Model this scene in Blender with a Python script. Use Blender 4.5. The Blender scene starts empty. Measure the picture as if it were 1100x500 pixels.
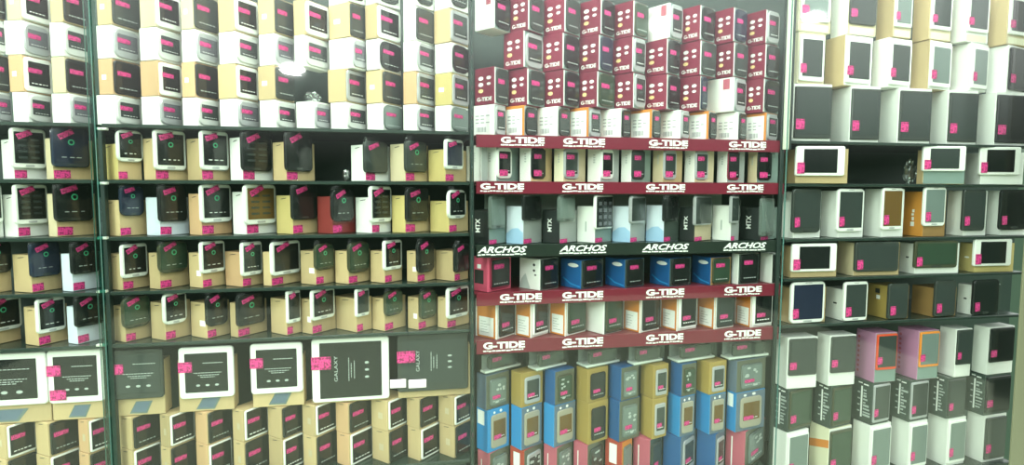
import bpy, bmesh, math, random
from math import sin, cos, tan, pi, radians
from mathutils import Vector, Matrix

random.seed(11)
SC = bpy.context.scene
COL = SC.collection

# ------------------------------------------------------------------ camera
F, YAW, PITCH, ROLL = 620.0, 0.1912, -0.07422, 0.002965
DIST, EYE = 1.60, 1.55
f_ = Vector((sin(YAW)*cos(PITCH), cos(YAW)*cos(PITCH), sin(PITCH)))
r0_ = Vector((cos(YAW), -sin(YAW), 0)); u0_ = r0_.cross(f_)
r_ = cos(ROLL)*r0_ + sin(ROLL)*u0_
u_ = -sin(ROLL)*r0_ + cos(ROLL)*u0_
CAM = Vector((0, -DIST, EYE))
cd = bpy.data.cameras.new('camera'); cam = bpy.data.objects.new('camera', cd); COL.objects.link(cam)
cd.sensor_width = 36; cd.lens = 36*F/1100; cd.clip_start = .02
cam.matrix_world = Matrix(((r_.x, u_.x, -f_.x, CAM.x), (r_.y, u_.y, -f_.y, CAM.y), (r_.z, u_.z, -f_.z, CAM.z), (0, 0, 0, 1)))
SC.camera = cam

def ray(px, py):
    return r_*((px-550)/F) + u_*(-(py-250)/F) + f_
def hit(px, py, y=0.0):                     # a measured point of the display front
    d = ray(px, py); return CAM + d*((y+DIST)/d.y)
def zat(px, py, y=0.0): return hit(px, py, y).z
def hit_plane(px, py, p, n):
    d = ray(px, py); return CAM + d*((p-CAM).dot(n)/d.dot(n))

# ------------------------------------------------------------------ materials
M = {}
def mat(name, col, rough=.5, metal=0., spec=.5, var=0., grain=0., coat=0., emit=None):
    m = bpy.data.materials.new(name); m.use_nodes = True
    nt = m.node_tree; b = nt.nodes['Principled BSDF']
    b.inputs['Base Color'].default_value = (*col, 1); b.inputs['Roughness'].default_value = rough
    b.inputs['Metallic'].default_value = metal; b.inputs['Specular IOR Level'].default_value = spec
    b.inputs['Coat Weight'].default_value = coat
    src = None
    if grain:
        tc = nt.nodes.new('ShaderNodeTexCoord'); mp = nt.nodes.new('ShaderNodeMapping')
        mp.inputs['Scale'].default_value = (160, 160, 9)
        nz = nt.nodes.new('ShaderNodeTexNoise'); nz.inputs['Scale'].default_value = 1.0; nz.inputs['Detail'].default_value = 3
        nt.links.new(tc.outputs['Object'], mp.inputs['Vector']); nt.links.new(mp.outputs['Vector'], nz.inputs['Vector'])
        mr = nt.nodes.new('ShaderNodeMapRange'); mr.inputs['To Min'].default_value = 1-grain; mr.inputs['To Max'].default_value = 1+grain*.6
        nt.links.new(nz.outputs['Fac'], mr.inputs['Value']); src = mr.outputs['Result']
    if var:
        oi = nt.nodes.new('ShaderNodeObjectInfo'); mr = nt.nodes.new('ShaderNodeMapRange')
        mr.inputs['To Min'].default_value = 1-var; mr.inputs['To Max'].default_value = 1+var*.5
        nt.links.new(oi.outputs['Random'], mr.inputs['Value'])
        if src:
            mm = nt.nodes.new('ShaderNodeMath'); mm.operation = 'MULTIPLY'
            nt.links.new(src, mm.inputs[0]); nt.links.new(mr.outputs['Result'], mm.inputs[1]); src = mm.outputs[0]
        else: src = mr.outputs['Result']
    if src:
        mx = nt.nodes.new('ShaderNodeVectorMath'); mx.operation = 'SCALE'
        mx.inputs[0].default_value = col; nt.links.new(src, mx.inputs['Scale'])
        nt.links.new(mx.outputs['Vector'], b.inputs['Base Color'])
    M[name] = m; return m

mat('kraft', (.56, .41, .22), .6, var=.16, grain=.10)
mat('yellow_kraft', (.56, .44, .17), .6, var=.1, grain=.10)
mat('orange_kraft', (.60, .37, .20), .6, var=.1, grain=.10)
mat('pale_kraft', (.60, .50, .33), .6, var=.1, grain=.08)
mat('white_card', (.80, .80, .77), .45, var=.07)
mat('blue_white_card', (.66, .72, .82), .45, var=.05)
mat('grey_card', (.33, .35, .34), .5, var=.1)
mat('oxblood_card', (.22, .025, .022), .5)
mat('maroon_card', (.20, .012, .04), .4, var=.18)
mat('black_card', (.016, .02, .02), .4)
mat('dark_card', (.055, .075, .065), .25)
mat('orange_card', (.66, .22, .03), .45, var=.12)
mat('amber_card', (.62, .26, .045), .45)
mat('gold_card', (.38, .26, .07), .4, var=.1)
mat('blue_card', (.012, .095, .28), .4, var=.15)
mat('light_blue_card', (.022, .24, .56), .4, var=.1)
mat('sky_print', (.34, .52, .72), .4)
mat('slate_card', (.11, .15, .21), .4)
mat('pink_card', (.46, .10, .15), .4)
mat('red_card', (.42, .05, .03), .4)
mat('mauve_card', (.52, .24, .40), .4)
mat('magenta_card', (.66, .10, .18), .4)
mat('cream_card', (.74, .70, .52), .5)
mat('olive_card', (.105, .11, .08), .3)
mat('teal_grey_card', (.20, .27, .25), .35)
mat('brown_card', (.30, .17, .06), .45)
mat('barcode_ink', (.42, .43, .44), .6)
mat('ink', (.02, .02, .02), .5)
mat('white_ink', (.86, .86, .84), .5)
mat('grey_ink', (.42, .46, .44), .5)
mat('yellow_ink', (.85, .62, .28), .5)
mat('green_ink', (.05, .42, .22), .4)
mat('white_plastic', (.84, .84, .81), .25, coat=.3)
mat('tan_plastic', (.34, .31, .25), .3)
mat('pearl_plastic', (.60, .60, .585), .3)
mat('silver_plastic', (.42, .42, .44), .28, metal=.2)
mat('black_plastic', (.014, .015, .016), .22)
mat('navy_plastic', (.018, .026, .05), .25)
mat('olive_plastic', (.05, .052, .028), .3)
mat('red_plastic', (.70, .07, .02), .3)
mat('orange_plastic', (.80, .25, .03), .3)
mat('grey_plastic', (.040, .046, .042), .25)
mat('clear_grey_plastic', (.12, .145, .135), .15)
mat('screen_black', (.010, .011, .012), .12)
mat('screen_grey', (.036, .044, .043), .16)
mat('screen_pale', (.16, .20, .19), .2)
mat('screen_silver', (.12, .12, .14), .25)
mat('screen_navy', (.016, .02, .045), .15)
mat('screen_brown', (.14, .075, .02), .25)
mat('screen_green', (.03, .055, .035), .2)
mat('strip_maroon', (.155, .007, .024), .3)
mat('strip_black', (.010, .018, .013), .3)
mat('shelf_dark', (.018, .032, .026), .22)
mat('shelf_edge', (.022, .036, .03), .2)
mat('shelf_maroon', (.18, .02, .035), .35)
mat('aluminium', (.46, .50, .46), .35, metal=.55)
mat('post_dark', (.014, .026, .023), .35)
mat('post_cream', (.58, .62, .50), .4)
mat('steel', (.80, .80, .76), .3, metal=.5)
mat('wall_dark', (.020, .040, .033), .45)
mat('wall_pale', (.38, .47, .40), .6)
mat('floor_tile', (.46, .54, .36), .5)
mat('glass_edge', (.10, .24, .21), .15)
mat('post_olive', (.17, .19, .11), .45)

def sticker_mat():
    m = bpy.data.materials.new('pink_sticker'); m.use_nodes = True; nt = m.node_tree
    b = nt.nodes['Principled BSDF']; b.inputs['Roughness'].default_value = .5
    tc = nt.nodes.new('ShaderNodeTexCoord'); mp = nt.nodes.new('ShaderNodeMapping'); mp.inputs['Scale'].default_value = (5, 1, 3.2)
    nz = nt.nodes.new('ShaderNodeTexNoise'); nz.inputs['Scale'].default_value = 1.6; nz.inputs['Detail'].default_value = 2
    cr = nt.nodes.new('ShaderNodeValToRGB')
    cr.color_ramp.elements[0].position = .44; cr.color_ramp.elements[0].color = (.24, .012, .08, 1)
    cr.color_ramp.elements[1].position = .50; cr.color_ramp.elements[1].color = (.80, .05, .28, 1)
    nt.links.new(tc.outputs['Generated'], mp.inputs['Vector']); nt.links.new(mp.outputs['Vector'], nz.inputs['Vector'])
    nt.links.new(nz.outputs['Fac'], cr.inputs['Fac']); nt.links.new(cr.outputs['Color'], b.inputs['Base Color'])
    M['pink_sticker'] = m
sticker_mat()

def clear_mat(name, tint, base, edge, rough, tint_fac=1.0):
    """thin clear sheet: see-through with a mirror share that rises towards grazing angles"""
    m = bpy.data.materials.new(name); m.use_nodes = True; nt = m.node_tree
    for n in list(nt.nodes): nt.nodes.remove(n)
    o = nt.nodes.new('ShaderNodeOutputMaterial'); mx = nt.nodes.new('ShaderNodeMixShader')
    t = nt.nodes.new('ShaderNodeBsdfTransparent'); t.inputs['Color'].default_value = (*tint, 1)
    g = nt.nodes.new('ShaderNodeBsdfGlossy'); g.inputs['Roughness'].default_value = rough; g.inputs['Color'].default_value = (1, 1, 1, 1)
    lw = nt.nodes.new('ShaderNodeLayerWeight'); lw.inputs['Blend'].default_value = .5
    p = nt.nodes.new('ShaderNodeMath'); p.operation = 'POWER'; p.inputs[1].default_value = 4
    mr = nt.nodes.new('ShaderNodeMapRange'); mr.inputs['To Min'].default_value = base; mr.inputs['To Max'].default_value = edge
    nt.links.new(lw.outputs['Facing'], p.inputs[0]); nt.links.new(p.outputs[0], mr.inputs['Value'])
    nt.links.new(mr.outputs['Result'], mx.inputs['Fac']); nt.links.new(t.outputs[0], mx.inputs[1]); nt.links.new(g.outputs[0], mx.inputs[2])
    nt.links.new(mx.outputs[0], o.inputs['Surface']); M[name] = m
clear_mat('glass', (.955, .99, .967), .026, .5, 0.035)
clear_mat('teal_glass', (.22, .52, .47), .04, .5, .08)
clear_mat('bag_film', (.97, .98, .97), .022, .45, .10)
clear_mat('clear_box', (.90, .94, .92), .06, .5, .08)

# ------------------------------------------------------------------ mesh helpers
def mesh_from(name, verts, faces, mats, fmi=None):
    me = bpy.data.meshes.new(name); me.from_pydata([tuple(v) for v in verts], [], faces)
    for m in mats: me.materials.append(M[m])
    if fmi: me.polygons.foreach_set('material_index', fmi)
    me.update(); return me
def obj(name, me, parent=None, loc=(0, 0, 0), rz=0.):
    o = bpy.data.objects.new(name, me); COL.objects.link(o)
    o.location = loc; o.rotation_euler = (0, 0, rz)
    if parent is not None: o.parent = parent
    return o
def tag(o, label, cat, group=None, kind=None):
    o['label'] = label; o['category'] = cat
    if group: o['group'] = group
    if kind: o['kind'] = kind
    n = len(label.replace(',', ' ').split())
    if n > 16 or n < 4: print('LABEL', n, label)
    return o

def carton_mesh(w, d, h, side, front, top=None, bev=.0012):
    """folding carton: faces front(-y), left(-x), rest; edges softened; tuck flap line on the lid"""
    top = top or side
    bm = bmesh.new()
    vs = [bm.verts.new(v) for v in ((0, 0, 0), (w, 0, 0), (w, d, 0), (0, d, 0), (0, 0, h), (w, 0, h), (w, d, h), (0, d, h))]
    for idx, mi in (((0, 1, 5, 4), 1), ((3, 0, 4, 7), 0), ((1, 2, 6, 5), 0), ((2, 3, 7, 6), 0), ((4, 5, 6, 7), 2), ((3, 2, 1, 0), 0)):
        f = bm.faces.new([vs[i] for i in idx]); f.material_index = mi
    bmesh.ops.bevel(bm, geom=list(bm.edges), offset=bev, segments=1, affect='EDGES', profile=.5)
    me = bpy.data.meshes.new('carton'); bm.to_mesh(me); bm.free()
    for m in (side, front, top): me.materials.append(M[m])
    return me

def rr_outline(w, h, r, n=5):
    r = min(r, w*.49, h*.49); pts = []
    for cx, cz, a0 in ((w-r, h-r, 0), (r, h-r, 90), (r, r, 180), (w-r, r, 270)):
        for i in range(n+1):
            a = radians(a0 + 90*i/n); pts.append((cx+r*cos(a), cz+r*sin(a)))
    return pts
def slab_mesh(w, h, t, r, m, ch=None, n=5, x0=0, z0=0, y0=0):
    """rounded slab in the x-z plane, thickness towards -y, chamfered front rim"""
    ch = min(t*.45, .002) if ch is None else ch
    o = rr_outline(w, h, r, n); k = len(o); vs = []
    ins = [(x*(w-2*ch)/w+ch, z*(h-2*ch)/h+ch) for x, z in o]
    for x, z in o: vs.append((x0+x, y0, z0+z))
    for x, z in o: vs.append((x0+x, y0-t+ch, z0+z))
    for x, z in ins: vs.append((x0+x, y0-t, z0+z))
    fs = []
    for i in range(k):
        j = (i+1) % k
        fs.append((i, i+k, j+k, j)); fs.append((i+k, i+2*k, j+2*k, j+k))
    fs.append(tuple(range(2*k, 3*k))[::-1]); fs.append(tuple(range(k)))
    # outline runs counter-clockwise seen from -y? keep normals consistent
    me = mesh_from('slab', vs, fs, [m])
    bm = bmesh.new(); bm.from_mesh(me); bmesh.ops.recalc_face_normals(bm, faces=list(bm.faces)); bm.to_mesh(me); bm.free()
    return me
def rects_mesh(rects, m, y=-.0004, t=.0003):
    """small printed marks: list of (x0,z0,x1,z1) or polygons, as thin raised prints"""
    vs, fs = [], []
    for q in rects:
        pts = [(q[0], q[1]), (q[2], q[1]), (q[2], q[3]), (q[0], q[3])] if len(q) == 4 and not isinstance(q[0], tuple) else list(q)
        k = len(pts); b = len(vs)
        vs += [(x, y+t, z) for x, z in pts] + [(x, y, z) for x, z in pts]
        fs.append(tuple(b+k+i for i in range(k)))
        for i in range(k):
            j = (i+1) % k; fs.append((b+i, b+j, b+k+j, b+k+i))
    return mesh_from('print', vs, fs, [m])
def disc(cx, cz, rx, rz, n=12): return [(cx+rx*cos(2*pi*i/n), cz+rz*sin(2*pi*i/n)) for i in range(n)]
def ring(cx, cz, r, n=14, k=.6):
    out = []
    for i in range(n):
        a, b = 2*pi*i/n, 2*pi*(i+1)/n
        out.append([(cx+r*cos(a), cz+r*sin(a)), (cx+r*cos(b), cz+r*sin(b)), (cx+r*k*cos(b), cz+r*k*sin(b)), (cx+r*k*cos(a), cz+r*k*sin(a))])
    return out
def box_mesh(x0, y0, z0, x1, y1, z1, m, bev=.0):
    bm = bmesh.new(); bmesh.ops.create_cube(bm, size=1)
    for v in bm.verts: v.co = Vector((x0+(v.co.x+.5)*(x1-x0), y0+(v.co.y+.5)*(y1-y0), z0+(v.co.z+.5)*(z1-z0)))
    if bev: bmesh.ops.bevel(bm, geom=list(bm.edges), offset=bev, segments=1, affect='EDGES')
    me = bpy.data.meshes.new('bar'); bm.to_mesh(me); bm.free(); me.materials.append(M[m]); return me

TXT = {}
def text_mesh(s, shear=0., bold=.0):
    """unit-width lettering in the x-z plane facing -y; height returned"""
    k = (s, shear, bold)
    if k not in TXT:
        c = bpy.data.curves.new('lettering', 'FONT'); c.body = s; c.shear = shear; c.offset = bold; c.extrude = .02; c.size = 1
        c.resolution_u = 3
        o = bpy.data.objects.new('lettering', c); COL.objects.link(o)
        bpy.context.view_layer.update()
        dg = bpy.context.evaluated_depsgraph_get()
        me = bpy.data.meshes.new_from_object(o.evaluated_get(dg))
        bpy.data.objects.remove(o); bpy.data.curves.remove(c)
        xs = [v.co.x for v in me.vertices]; ys = [v.co.y for v in me.vertices]
        x0, y0, W, H = min(xs), min(ys), max(xs)-min(xs), max(ys)-min(ys)
        for v in me.vertices: v.co = ((v.co.x-x0)/W, -v.co.z, (v.co.y-y0)/H)
        TXT[k] = me
    return TXT[k]
def lettering(s, m, parent, x, z, w, h, y, shear=0., bold=.0, vertical=False, name='logo_lettering', t=.03):
    me = text_mesh(s, shear, bold).copy(); me.materials.clear(); me.materials.append(M[m])
    for v in me.vertices:
        X, Y, Z = v.co
        v.co = (x + X*w, y + Y*t, z + Z*h) if not vertical else (x + (1-Z)*h, y + Y*t, z + X*w)
    return obj(name, me, parent)

# ------------------------------------------------------------------ phones
BODY = {'w': ('white_plastic', 'screen_black', 'white'), 'z': ('tan_plastic', 'screen_brown', 'beige'), 'q': ('pearl_plastic', 'screen_grey', 'pearl white'), 'k': ('black_plastic', 'screen_black', 'black'), 's': ('silver_plastic', 'screen_silver', 'silver'),
        'n': ('navy_plastic', 'screen_navy', 'dark blue'), 'o': ('olive_plastic', 'screen_green', 'dark olive'), 'g': ('grey_plastic', 'screen_grey', 'dark grey'),
        'G': ('white_plastic', 'screen_grey', 'white and grey'), 'b': ('white_plastic', 'screen_brown', 'white and brown'), 'P': ('white_plastic', 'screen_pale', 'pale green'),
        'c': ('clear_grey_plastic', 'screen_pale', 'translucent grey'), 'N': ('white_plastic', 'screen_navy', 'white and navy'),
        'R': ('red_plastic', 'screen_grey', 'red-framed'), 'O': ('orange_plastic', 'screen_pale', 'orange-framed'), 'm': ('maroon_card', 'black_plastic', 'maroon and black'),
        'S': ('silver_plastic', 'screen_grey', 'silver-edged grey')}

def sticker(parent, cx, cz, w, h, y, ang=0., name='price_sticker'):
    c, s = cos(ang), sin(ang)
    pts = [(cx+x*w/2*c-z*h/2*s, cz+x*w/2*s+z*h/2*c) for x, z in ((-1, -1), (1, -1), (1, 1), (-1, 1))]
    me = rects_mesh([pts], 'pink_sticker', y=y-.0006, t=.0005); return obj(name, me, parent)

def phone_details(root, w, h, t, st, kind, stick=True, land=False, marks=True, y0=0., x0=0., z0=0., prn=None):
    """screen, prints, button and sticker on a phone body whose front is at y0-t"""
    body, scr, _ = BODY[st]
    yf = y0-t
    light = body in ('white_plastic', 'pearl_plastic', 'tan_plastic', 'silver_plastic', 'red_plastic', 'orange_plastic')
    if kind == 'tab':   mx, mt, mb = .11, .12, .12
    elif kind == 'tabwide': mx, mt, mb = .10, .07, .06
    elif kind == 'slim':  mx, mt, mb = .07, .07, .09
    elif kind == 'edge':  mx, mt, mb = .05, .045, .05
    elif kind == 'old':   mx, mt, mb = .16, .20, .30
    elif kind == 'bar':   mx, mt, mb = .12, .14, .42
    elif kind == 'land':  mx, mt, mb = .16, .10, .10
    else:               mx, mt, mb = .085, .10, .125
    if not light and kind not in ('old', 'bar'): mx, mt, mb = .05, .09, .12
    sx0, sx1, sz0, sz1 = w*mx, w*(1-mx), h*mb, h*(1-mt)
    s = obj('screen', slab_mesh(sx1-sx0, sz1-sz0, .0012, .0015, scr, ch=.0003, n=2, x0=x0+sx0, z0=z0+sz0, y0=yf), root)
    ys = yf-.0012
    W, H = sx1-sx0, sz1-sz0
    if marks:
        if prn == 'menu':
            rs = []
            for r in range(4):
                for c in range(2):
                    rs.append((x0+sx0+W*(.12+.42*c), z0+sz0+H*(.15+.19*r), x0+sx0+W*(.42+.42*c), z0+sz0+H*(.22+.19*r)))
            obj('screen_print', rects_mesh(rs, 'screen_grey', y=ys-.0003), s)
        elif prn == 'keys':
            rs = [(x0+sx0+W*(.12+.3*c), z0+sz0+H*(.06+.22*r), x0+sx0+W*(.3+.3*c), z0+sz0+H*(.18+.22*r)) for r in range(4) for c in range(3)]
            obj('screen_print', rects_mesh(rs, 'screen_silver', y=ys-.0003), s)
        elif prn == 'tabtext':
            rs = []
            for (z, n_, a, b) in ((.74, 1, .42, .9), (.49, 1, .2, .86), (.43, 1, .3, .80), (.38, 1, .36, .7)):
                x = a
                while x < b:
                    dx = random.uniform(.03, .07); rs.append((x0+sx0+W*x, z0+sz0+H*z, x0+sx0+W*min(b, x+dx), z0+sz0+H*(z+.018))); x += dx+.015
            obj('screen_print', rects_mesh(rs, 'grey_ink', y=ys-.0003), s)
            obj('screen_icon', rects_mesh([disc(x0+sx0+W*q, z0+sz0+H*.18, W*.05, W*.028) for q in (.3, .52, .74)], 'grey_ink', y=ys-.0003), s)
        elif prn == 'tabvert':
            rs = []
            for (x, a, b) in ((.46, .3, .72), (.50, .36, .62), (.55, .34, .66)):
                z = a
                while z < b:
                    dz = random.uniform(.02, .05); rs.append((x0+sx0+W*x, z0+sz0+H*z, x0+sx0+W*(x+.012), z0+sz0+H*min(b, z+dz))); z += dz+.012
            obj('screen_print', rects_mesh(rs, 'grey_ink', y=ys-.0003), s)
            obj('screen_icon', rects_mesh([disc(x0+sx0+W*.76, z0+sz0+H*q, W*.035, H*.022) for q in (.36, .49, .62)], 'grey_ink', y=ys-.0003), s)
            lettering('GALAXY', 'grey_ink', s, x0+sx0+W*.23, z0+sz0+H*.3, H*.46, W*.055, ys, vertical=True, name='screen_lettering', t=.01)
        elif prn != 'blank':
            obj('screen_icon', rects_mesh(ring(x0+sx0+W*.5, z0+sz0+H*.66, W*.10), 'green_ink', y=ys-.0003), s)
            rs, x = [], .2
            while x < .78:
                dx = random.uniform(.08, .16); rs.append((x0+sx0+W*x, z0+sz0+H*.16, x0+sx0+W*min(.82, x+dx), z0+sz0+H*.185)); x += dx+random.uniform(.05, .12)
            obj('screen_print', rects_mesh(rs, 'grey_ink' if not light else 'white_ink', y=ys-.0003), s)
        if kind not in ('tab', 'tabwide', 'land'):
            obj('speaker_slot', rects_mesh([(x0+w*.4, z0+h*(1-mt*.48), x0+w*.6, z0+h*(1-mt*.36))], 'grey_plastic', y=yf-.0004), root)
            bw = w*.13
            obj('home_button', slab_mesh(bw*2, h*mb*.42, .0008, h*mb*.2, 'silver_plastic' if light else 'grey_plastic', ch=.0002, n=3, x0=x0+w*.5-bw, z0=z0+h*mb*.28, y0=yf), root)
    if stick:
        if kind in ('tab', 'tabwide'): sticker(root, x0+w*(.12), z0+h*.62, w*.25, h*.2, ys-.0006)
        elif kind == 'land': sticker(root, x0+w*.10, z0+h*.26, w*.15, h*.38, ys-.0006)
        elif kind == 'old' or stick == 'mid': sticker(root, x0+w*.34, z0+h*.60, w*.52, h*.15, ys-.0006, radians(-2))
        elif stick == 'low': sticker(root, x0+(.017 if w > .05 else w*.2), z0+h*.24, min(.021, w*.35), .030, ys-.0006, radians(2))
        else: sticker(root, x0+w*.36, z0+h*.84, w*.44, h*.135, ys-.0006, radians(random.uniform(16, 30)))
    return s

def bag(root, w, h, t):
    """loose clear film sleeve in front of the phone, gathered to a crumpled top"""
    nx, nz = 8, 10; vs, fs = [], []
    ph = random.uniform(0, 6)
    for j in range(nz+1):
        v = j/nz; z = -.004 + v*(h+.016)
        for i in range(nx+1):
            q = i/nx; k = 1 if v < .85 else 1-(v-.85)*1.6
            x = w/2 + (q-.5)*(w+.006)*k
            y = -t-.0045-.0022*sin(q*9+ph+v*4)-.0014*sin(v*13+ph*2+q*3)
            if q in (0., 1.): y = -t*.5
            vs.append((x, y, z))
    for j in range(nz):
        for i in range(nx):
            a = j*(nx+1)+i; fs.append((a, a+1, a+nx+2, a+nx+1))
    me = mesh_from('film', vs, fs, ['bag_film'])
    for p in me.polygons: p.use_smooth = True
    return obj('plastic_bag', me, root)

# ------------------------------------------------------------------ boxes
ORD = ['zeroth', 'first', 'second', 'third', 'fourth', 'fifth', 'sixth', 'seventh', 'eighth', 'ninth', 'tenth', 'eleventh', 'twelfth', 'thirteenth', 'fourteenth']
SIDE = {'k': 'kraft', 'y': 'yellow_kraft', 'o': 'orange_kraft', 'p': 'pale_kraft', 'w': 'white_card', 'W': 'blue_white_card', 'r': 'oxblood_card', 'M': 'maroon_card', 'b': 'black_card',
        'd': 'dark_card', 'O': 'orange_card', 'A': 'amber_card', 'g': 'gold_card', 'B': 'blue_card', 'L': 'light_blue_card', 's': 'slate_card', 'P': 'pink_card', 'R': 'red_card',
        'm': 'mauve_card', 'x': 'magenta_card', 'c': 'cream_card', 't': 'teal_grey_card', 'n': 'brown_card', 'G': 'grey_card', 'v': 'olive_card'}
WORD = {'k': 'kraft', 'y': 'yellow kraft', 'o': 'orange-tinted kraft', 'p': 'pale kraft', 'w': 'white', 'W': 'bluish white', 'r': 'dark red', 'M': 'maroon', 'b': 'black', 'd': 'dark', 'O': 'orange',
        'A': 'amber', 'g': 'gold', 'B': 'blue', 'L': 'light blue', 's': 'slate blue', 'P': 'pink', 'R': 'red', 'm': 'mauve', 'x': 'pink', 'c': 'cream', 't': 'grey-green', 'n': 'brown', 'G': 'grey', 'v': 'olive'}

def solve_yaw(x0, x1, x2, ym, rho):
    p = hit(x1, ym); best = None
    for i in range(-60, 150):
        a = radians(i*.5)
        w, d = wd(x0, x1, x2, ym, a)
        if w is None or w <= .01 or d is None or d <= .01: continue
        e = abs(math.log(w/d/rho))
        if best is None or e < best[0]: best = (e, a)
    return best[1] if best else None
def cut(p, dx, dy, px, ym):
    r = ray(px, ym)                           # plan view: CAM + t*r = p + s*(dx,dy)
    det = r.x*(-dy) + r.y*dx
    if abs(det) < 1e-6: return None
    bx, by = p.x-CAM.x, p.y-CAM.y
    return (r.x*by - r.y*bx)/det if True else None
def wd(x0, x1, x2, ym, a):
    p = hit(x1, ym)
    s1 = cut(p, cos(a), sin(a), x2, ym); s2 = cut(p, -sin(a), cos(a), x0, ym)
    # cut solves s from  t*r - s*d = b
    return (s1, s2)

def row_yaws(items, ym, rho):
    pts = []
    for it in items:
        x0, x1, x2 = it[:3]
        if x0 is not None and x1-x0 > 3 and x2-x1 > 3:
            a = solve_yaw(x0, x1, x2, ym, rho)
            if a is not None: pts.append((x1, a))
    if not pts: return lambda x: 0.
    n = len(pts); mx = sum(p[0] for p in pts)/n; ma = sum(p[1] for p in pts)/n
    sxx = sum((p[0]-mx)**2 for p in pts); sxy = sum((p[0]-mx)*(p[1]-ma) for p in pts)
    b = sxy/sxx if sxx > 2000 and n > 3 else 0
    return lambda x: ma + b*(x-mx)

GROUPS = {}
def place_box(name, x0, x1, x2, ym, zb, zt, a, side, front, dmin=.03, dmax=.13, ddef=.06, yc=0., top=None):
    p = hit(x1, ym, yc)
    s1, s2 = wd(x0 if x0 is not None else x1-10, x1, x2, ym, a)
    w = max(.022, min(s1 or .08, .24)); d = ddef if (x0 is None or s2 is None or s2 <= 0) else max(dmin, min(s2, dmax))
    h = zt-zb
    o = obj(name, carton_mesh(w, d, h, SIDE.get(side, side), SIDE.get(front, front), SIDE.get(top or side, side)), None, (p.x, p.y, zb), a)
    return o, w, d, h, p

def side_mark(o, d, h, dark=True):
    """small slanted maker's mark near the top of the side face"""
    q = [[(d*.30, h*.90), (d*.62, h*.925), (d*.66, h*.945), (d*.34, h*.92)]]
    me = rects_mesh([[(x-0, z) for x, z in q[0]]], 'ink')
    # the side face is x = 0; side coordinate runs along +y from the near corner
    for v in me.vertices: v.co = (v.co.y, d-v.co.x, v.co.z)
    return obj('maker_mark', me, o)
def side_print(o, rects, m, d, h, name):
    """flat prints on the side face; u 0..1 from the far edge to the near corner, v 0..1 upwards"""
    if rects and isinstance(rects[0], tuple) and not isinstance(rects[0][0], tuple):
        rs = [(u0*d, v0*h, u1*d, v1*h) for u0, v0, u1, v1 in rects]
    else: rs = [[(u*d, v*h) for u, v in poly] for poly in rects]
    me = rects_mesh(rs, m)
    for v in me.vertices: v.co = (v.co.y, d-v.co.x, v.co.z)
    return obj(name, me, o)
def side_text(o, s, m, d, h, u0, v0, uw, vh, vertical=False, name='lettering', bold=.0, shear=0.):
    me = text_mesh(s, shear, bold).copy(); me.materials.clear(); me.materials.append(M[m])
    for v in me.vertices:
        X, Y, Z = v.co
        if vertical: U, V = u0+(1-Z)*uw, v0+X*vh
        else: U, V = u0+X*uw, v0+Z*vh
        v.co = (-.0004+Y*.01, d-U*d, V*h)
    return obj(name, me, o)

def shelf_phone(o, w, d, h, p, a, zb, ph, ym, label, group, name='smartphone', kind='phone', prn=None, with_bag=True, stick=True, cat='phone'):
    """a phone standing before the front face of box o, at the place measured on that face"""
    xl, xr, yt, yb, st = ph
    e1 = Vector((cos(a), sin(a), 0)); n = Vector((sin(a), -cos(a), 0))
    t = .0085
    pp = p + n*(.0017)
    A = hit_plane(xl, (yt+yb)/2, pp+n*t, n); B = hit_plane(xr, (yt+yb)/2, pp+n*t, n)
    s0, s1 = (A-p).dot(e1), (B-p).dot(e1)
    xm = (xl+xr)/2
    z1 = hit_plane(xm, yt, pp+n*t, n).z; z0 = max(hit_plane(xm, yb, pp+n*t, n).z, zb+.003)
    pw, phh = s1-s0, z1-z0
    r = {'phone': .14, 'tab': .07, 'tabwide': .05, 'land': .07, 'slim': .12, 'round': .26, 'old': .28, 'bar': .16, 'edge': .10}[kind]
    root = obj(name, slab_mesh(pw, phh, t, min(pw, phh)*r, BODY[st][0]), None, tuple(pp+e1*s0+Vector((0, 0, z0-pp.z))), a)
    tag(root, label, cat, group)
    phone_details(root, pw, phh, t, st, 'phone' if kind == 'round' else kind, stick=stick, prn=prn)
    if with_bag: bag(root, pw, phh, t)
    return root

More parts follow.
